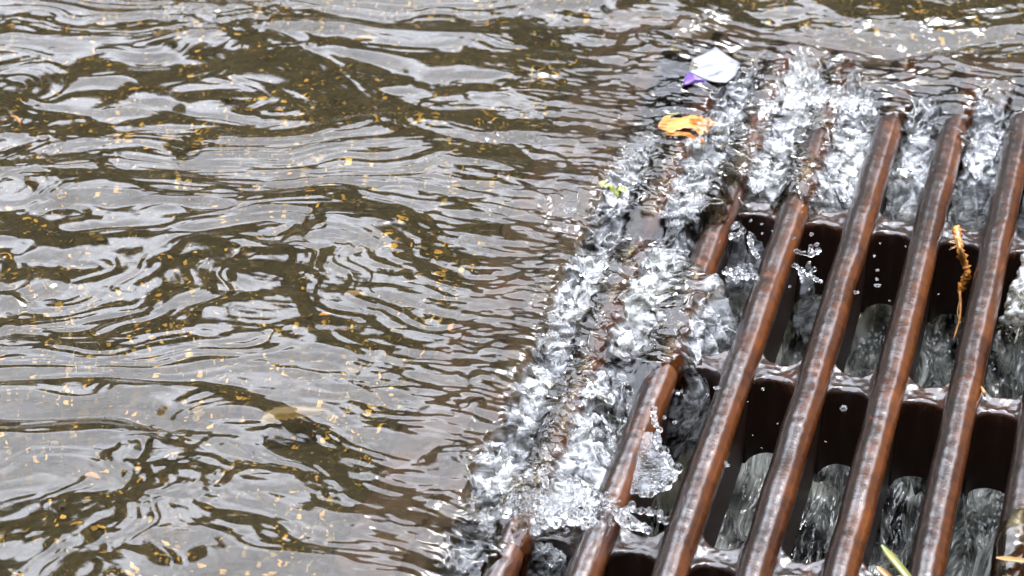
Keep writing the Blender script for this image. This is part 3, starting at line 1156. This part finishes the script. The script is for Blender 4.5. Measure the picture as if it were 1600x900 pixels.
def tube(name, pts, radii, mat, parent=None, seg=8, wob=0):
    pts = [Vector(p) for p in pts]
    n = len(pts)
    V, fs = [], []
    for i, p in enumerate(pts):
        d = (pts[min(i + 1, n - 1)] - pts[max(i - 1, 0)]).normalized()
        s = d.cross(Vector((0, 0, 1)))
        if s.length < .1: s = d.cross(Vector((1, 0, 0)))
        s.normalize(); t = s.cross(d)
        for k in range(seg):
            a = k / seg * 2 * math.pi
            r = radii[i] * (1 + wob * math.sin(i * 2.3 + k * 1.7))
            V.append(tuple(p + s * math.cos(a) * r + t * math.sin(a) * r))
    for i in range(n - 1):
        for k in range(seg):
            a = i * seg + k; b = i * seg + (k + 1) % seg
            fs.append((a, b, b + seg, a + seg))
    fs.append(tuple(range(seg))[::-1]); fs.append(tuple(range((n - 1) * seg, n * seg)))
    return mesh_obj(name, V, fs, mat, parent)


def curve_pts(cs, n=24):
    cs = [np.array(c, float) for c in cs]
    out = []
    m_ = len(cs) - 1
    for i in range(n + 1):
        t = i / n * m_
        k = min(int(t), m_ - 1); f = t - k
        p0 = cs[max(k - 1, 0)]; p1 = cs[k]; p2 = cs[k + 1]; p3 = cs[min(k + 2, m_)]
        out.append(.5 * ((2 * p1) + (-p0 + p2) * f + (2 * p0 - 5 * p1 + 4 * p2 - p3) * f * f + (-p0 + 3 * p1 - 3 * p2 + p3) * f ** 3))
    return out


leaf('orange_leaf', 1082, 188, .009, .060, .032, 8, M_ORANGE, 'bright orange leaf caught at the upper left corner of the grate', follow=True, lobes=2, curl=.2)
leaf('orange_leaf', 1078, 210, .009, .042, .012, -18, M_ORANGE, 'narrow orange leaf strip just below the bright orange leaf', follow=True, curl=.2)
leaf('lime_leaf', 952, 298, .008, .018, .012, -28, M_LIME, 'pale lime green leaf scrap in the foam left of the grate, the larger of two', follow=True, curl=.2)
leaf('lime_leaf', 972, 299, .008, .010, .010, 60, M_LIME, 'small yellow-green leaf scrap beside the larger lime one', follow=True, curl=.2)
leaf('grass_blade', 1048, 176, .008, .020, .004, 45, M_LIME, 'thin green blade tucked beside the bright orange leaf', 'grass blade', follow=True, curl=.1)
leaf('brown_leaf', 462, 655, -.001, .055, .021, 22, M_BROWN, 'large olive brown leaf drifting in the water at the lower left', curl=.15)
leaf('yellow_leaf', 576, 70, -.002, .020, .012, 10, M_YELL, 'ochre yellow leaf fragment near the top of the stream', curl=.2)
leaf('yellow_leaf', 250, 70, -.006, .014, .009, 70, M_YELL, 'pale yellow leaf fragment near the upper left corner', curl=.2)
leaf('yellow_leaf', 262, 218, .006, .014, .012, 100, M_YELL, 'yellow leaf bit poking through a grey patch left of centre', curl=.2)
leaf('yellow_leaf', 560, 472, -.004, .018, .008, -12, M_YELL, 'golden leaf shred in the middle of the stream below centre', curl=.2, lobes=3)
leaf('orange_leaf', 705, 512, .008, .011, .004, 70, M_ORANGE, 'small orange sliver over the brown frame left of the splash', follow=True)
leaf('orange_leaf', 508, 500, .006, .010, .005, 20, M_ORANGE, 'small orange crumb floating below the centre of the stream', follow=True)
leaf('orange_leaf', 148, 752, -.004, .012, .006, -20, M_ORANGE, 'orange leaf crumb near the bottom left corner', curl=.2)

c = [P(*q) for q in ((18, 181, .013), (26, 184, .017), (31, 190, .018), (32, 197, .013))]
tag(tube('leaf_stalk', curve_pts(c, 16), [.0006 + .0006 * math.sin(i / 16 * 3.14) for i in range(17)], M_ORANGE),
    'curved orange leaf stalk floating at the left edge of the picture', 'leaf stalk')

# paper scrap: bent sheet snagged at the head of the grate
paper = empty('paper_scrap', (0, 0, 0))
tag(paper, 'crumpled white paper scrap with a purple edge snagged above the grate', 'paper scrap')


def sheet(name, outline, mat, parent, fold=.004, lift=0.0, base=None):
    """small sheet following a closed outline given by places in the photo, with creases and thickness"""
    cx = sum(p[0] for p in outline) / len(outline); cy_ = sum(p[1] for p in outline) / len(outline)
    V, fs = [], []
    n = len(outline) * 4
    bd = []
    for i in range(len(outline)):
        a, b = outline[i], outline[(i + 1) % len(outline)]
        for k in range(4):
            t = k / 4
            bd.append((a[0] * (1 - t) + b[0] * t, a[1] * (1 - t) + b[1] * t, a[2] * (1 - t) + b[2] * t))
    cz = sum(p[2] for p in outline) / len(outline)
    R_ = 8
    for j in range(R_ + 1):
        s = j / R_
        for (px, py, pz) in bd:
            qx = cx + (px - cx) * s; qy = cy_ + (py - cy_) * s
            z = (cz + fold) * (1 - s) + pz * s + .0014 * abs(math.sin(qx * .05 + qy * .11)) + .0005 * math.sin(qy * .24) + lift
            V.append(P(qx, qy, z).tolist())
    for j in range(R_):
        for i in range(n):
            a = j * n + i; b = j * n + (i + 1) % n
            fs.append((a, b, b + n, a + n))
    o = mesh_obj(name, V, fs, mat, parent)
    md = o.modifiers.new('thickness', 'SOLIDIFY'); md.thickness = .0003
    return o


sheet('sheet', [(1076, 112, .014), (1082, 92, .016), (1100, 84, .018), (1118, 73, .020), (1128, 80, .020), (1142, 90, .017), (1156, 99, .013),
                (1150, 118, .012), (1136, 129, .012), (1118, 128, .013), (1098, 124, .013)], M_PAPER, paper, .003, -.0025)
sheet('printed_edge', [(1073, 113, .0125), (1084, 117, .0145), (1098, 124, .0145), (1106, 129, .0125), (1092, 130, .0115), (1068, 133, .0105)], M_PURP, paper, .002, -.0008)

# pine twig hanging on the upper rib
twig = empty('pine_twig', P(1497, 380, -.01).tolist())
tag(twig, 'frayed orange pine twig caught on the upper cross rib between two bars', 'twig')


def loc(pl, o):
    return [tuple(np.array(p) - np.array(o.location)) for p in pl]


c = [P(1494, 356, .002), P(1497, 372, .003), P(1500, 392, .000), P(1506, 408, -.012), P(1511, 425, -.02), P(1507, 440, -.03), P(1502, 452, -.038)]
cp = curve_pts(c, 44)
tube('stem', loc(cp, twig), [.0019 + .0013 * abs(math.sin(i * .9)) + .0008 * math.sin(i * 2.7) for i in range(45)], M_TWIG, twig, 9, .3)
tube('yellow_shoot', loc(curve_pts([P(1497, 374, .006), P(1500, 388, .005), P(1505, 404, -.006)], 10), twig), [.0014] * 11, M_STRAW, twig)
rr = random.Random(3)
for i in range(16):
    b0 = cp[rr.randrange(0, 14)]
    an = rr.uniform(0, 6.28); ln = rr.uniform(.003, .010)
    e_ = (b0[0] + ln * math.cos(an), b0[1] + ln * math.sin(an), b0[2] + rr.uniform(-.001, .004))
    tube('needle', loc(curve_pts([b0, e_], 2), twig), [.0006, .0005, .0002], M_STRAW if i % 2 else M_TWIG, twig, 5)
tube('needle', loc(curve_pts([P(1501, 505, -.05), P(1496, 488, -.05), P(1500, 468, -.045)], 8), twig), [.0005] * 9, M_STRAW, twig, 5)
c = [P(1499, 452, -.045), P(1501, 475, -.052), P(1499, 500, -.06), P(1490, 530, -.07)]
tube('root_thread', loc(curve_pts(c, 14), twig), [.0014 - i * .00005 for i in range(15)], M_TWIG, twig, 6, .2)

# blades of grass in the bottom right corner
def blade(pl, w_, mat, name, label):
    cp_ = curve_pts(pl, 18)
    V, fs = [], []
    for i, p in enumerate(cp_):
        t = i / 18
        ww = w_ * (1 - .85 * (1 - min(1, t * 4))) * .5
        d = cp_[min(i + 1, 18)] - cp_[max(i - 1, 0)]
        s = np.cross(d, (0, 0, 1)); s /= np.linalg.norm(s)
        up = np.array([0, 0, 1.0])
        for q, h in ((-1, .0006), (0, -.0002), (1, .0006), (0, -.0006)):
            V.append(tuple(p + s * ww * q + up * h))
    for i in range(18):
        for k in range(4):
            a = i * 4 + k; b = i * 4 + (k + 1) % 4
            fs.append((a, b, b + 4, a + 4))
    o = mesh_obj(name, V, fs, mat)
    tag(o, label, 'grass blade')
    return o


blade([P(1377, 852, .022), P(1396, 875, .021), P(1420, 905, .017), P(1440, 935, .012)], .0062, M_GREEN, 'grass_blade', 'green grass blade with an orange tip leaning in at the bottom edge')
blade([P(1370, 886, .016), P(1384, 898, .015), P(1400, 915, .012), P(1420, 935, .008)], .0060, M_STRAW, 'grass_blade', 'orange blade of dry grass left of the green grass blade')
blade([P(1556, 872, .006), P(1575, 874, .007), P(1600, 877, .006), P(1622, 879, .003)], .0050, M_STRAW, 'grass_blade', 'flat orange straw lying across the bar in the bottom right corner')
tag(tube('straw_tip', curve_pts([P(1533, 604, -.006), P(1537, 612, -.004), P(1539, 620, -.008)], 6), [.0004, .0010, .0014, .0013, .0013, .0009, .0004], M_STRAW),
    'tiny orange shred stuck beside the bar on the middle cross rib', 'plant shred')
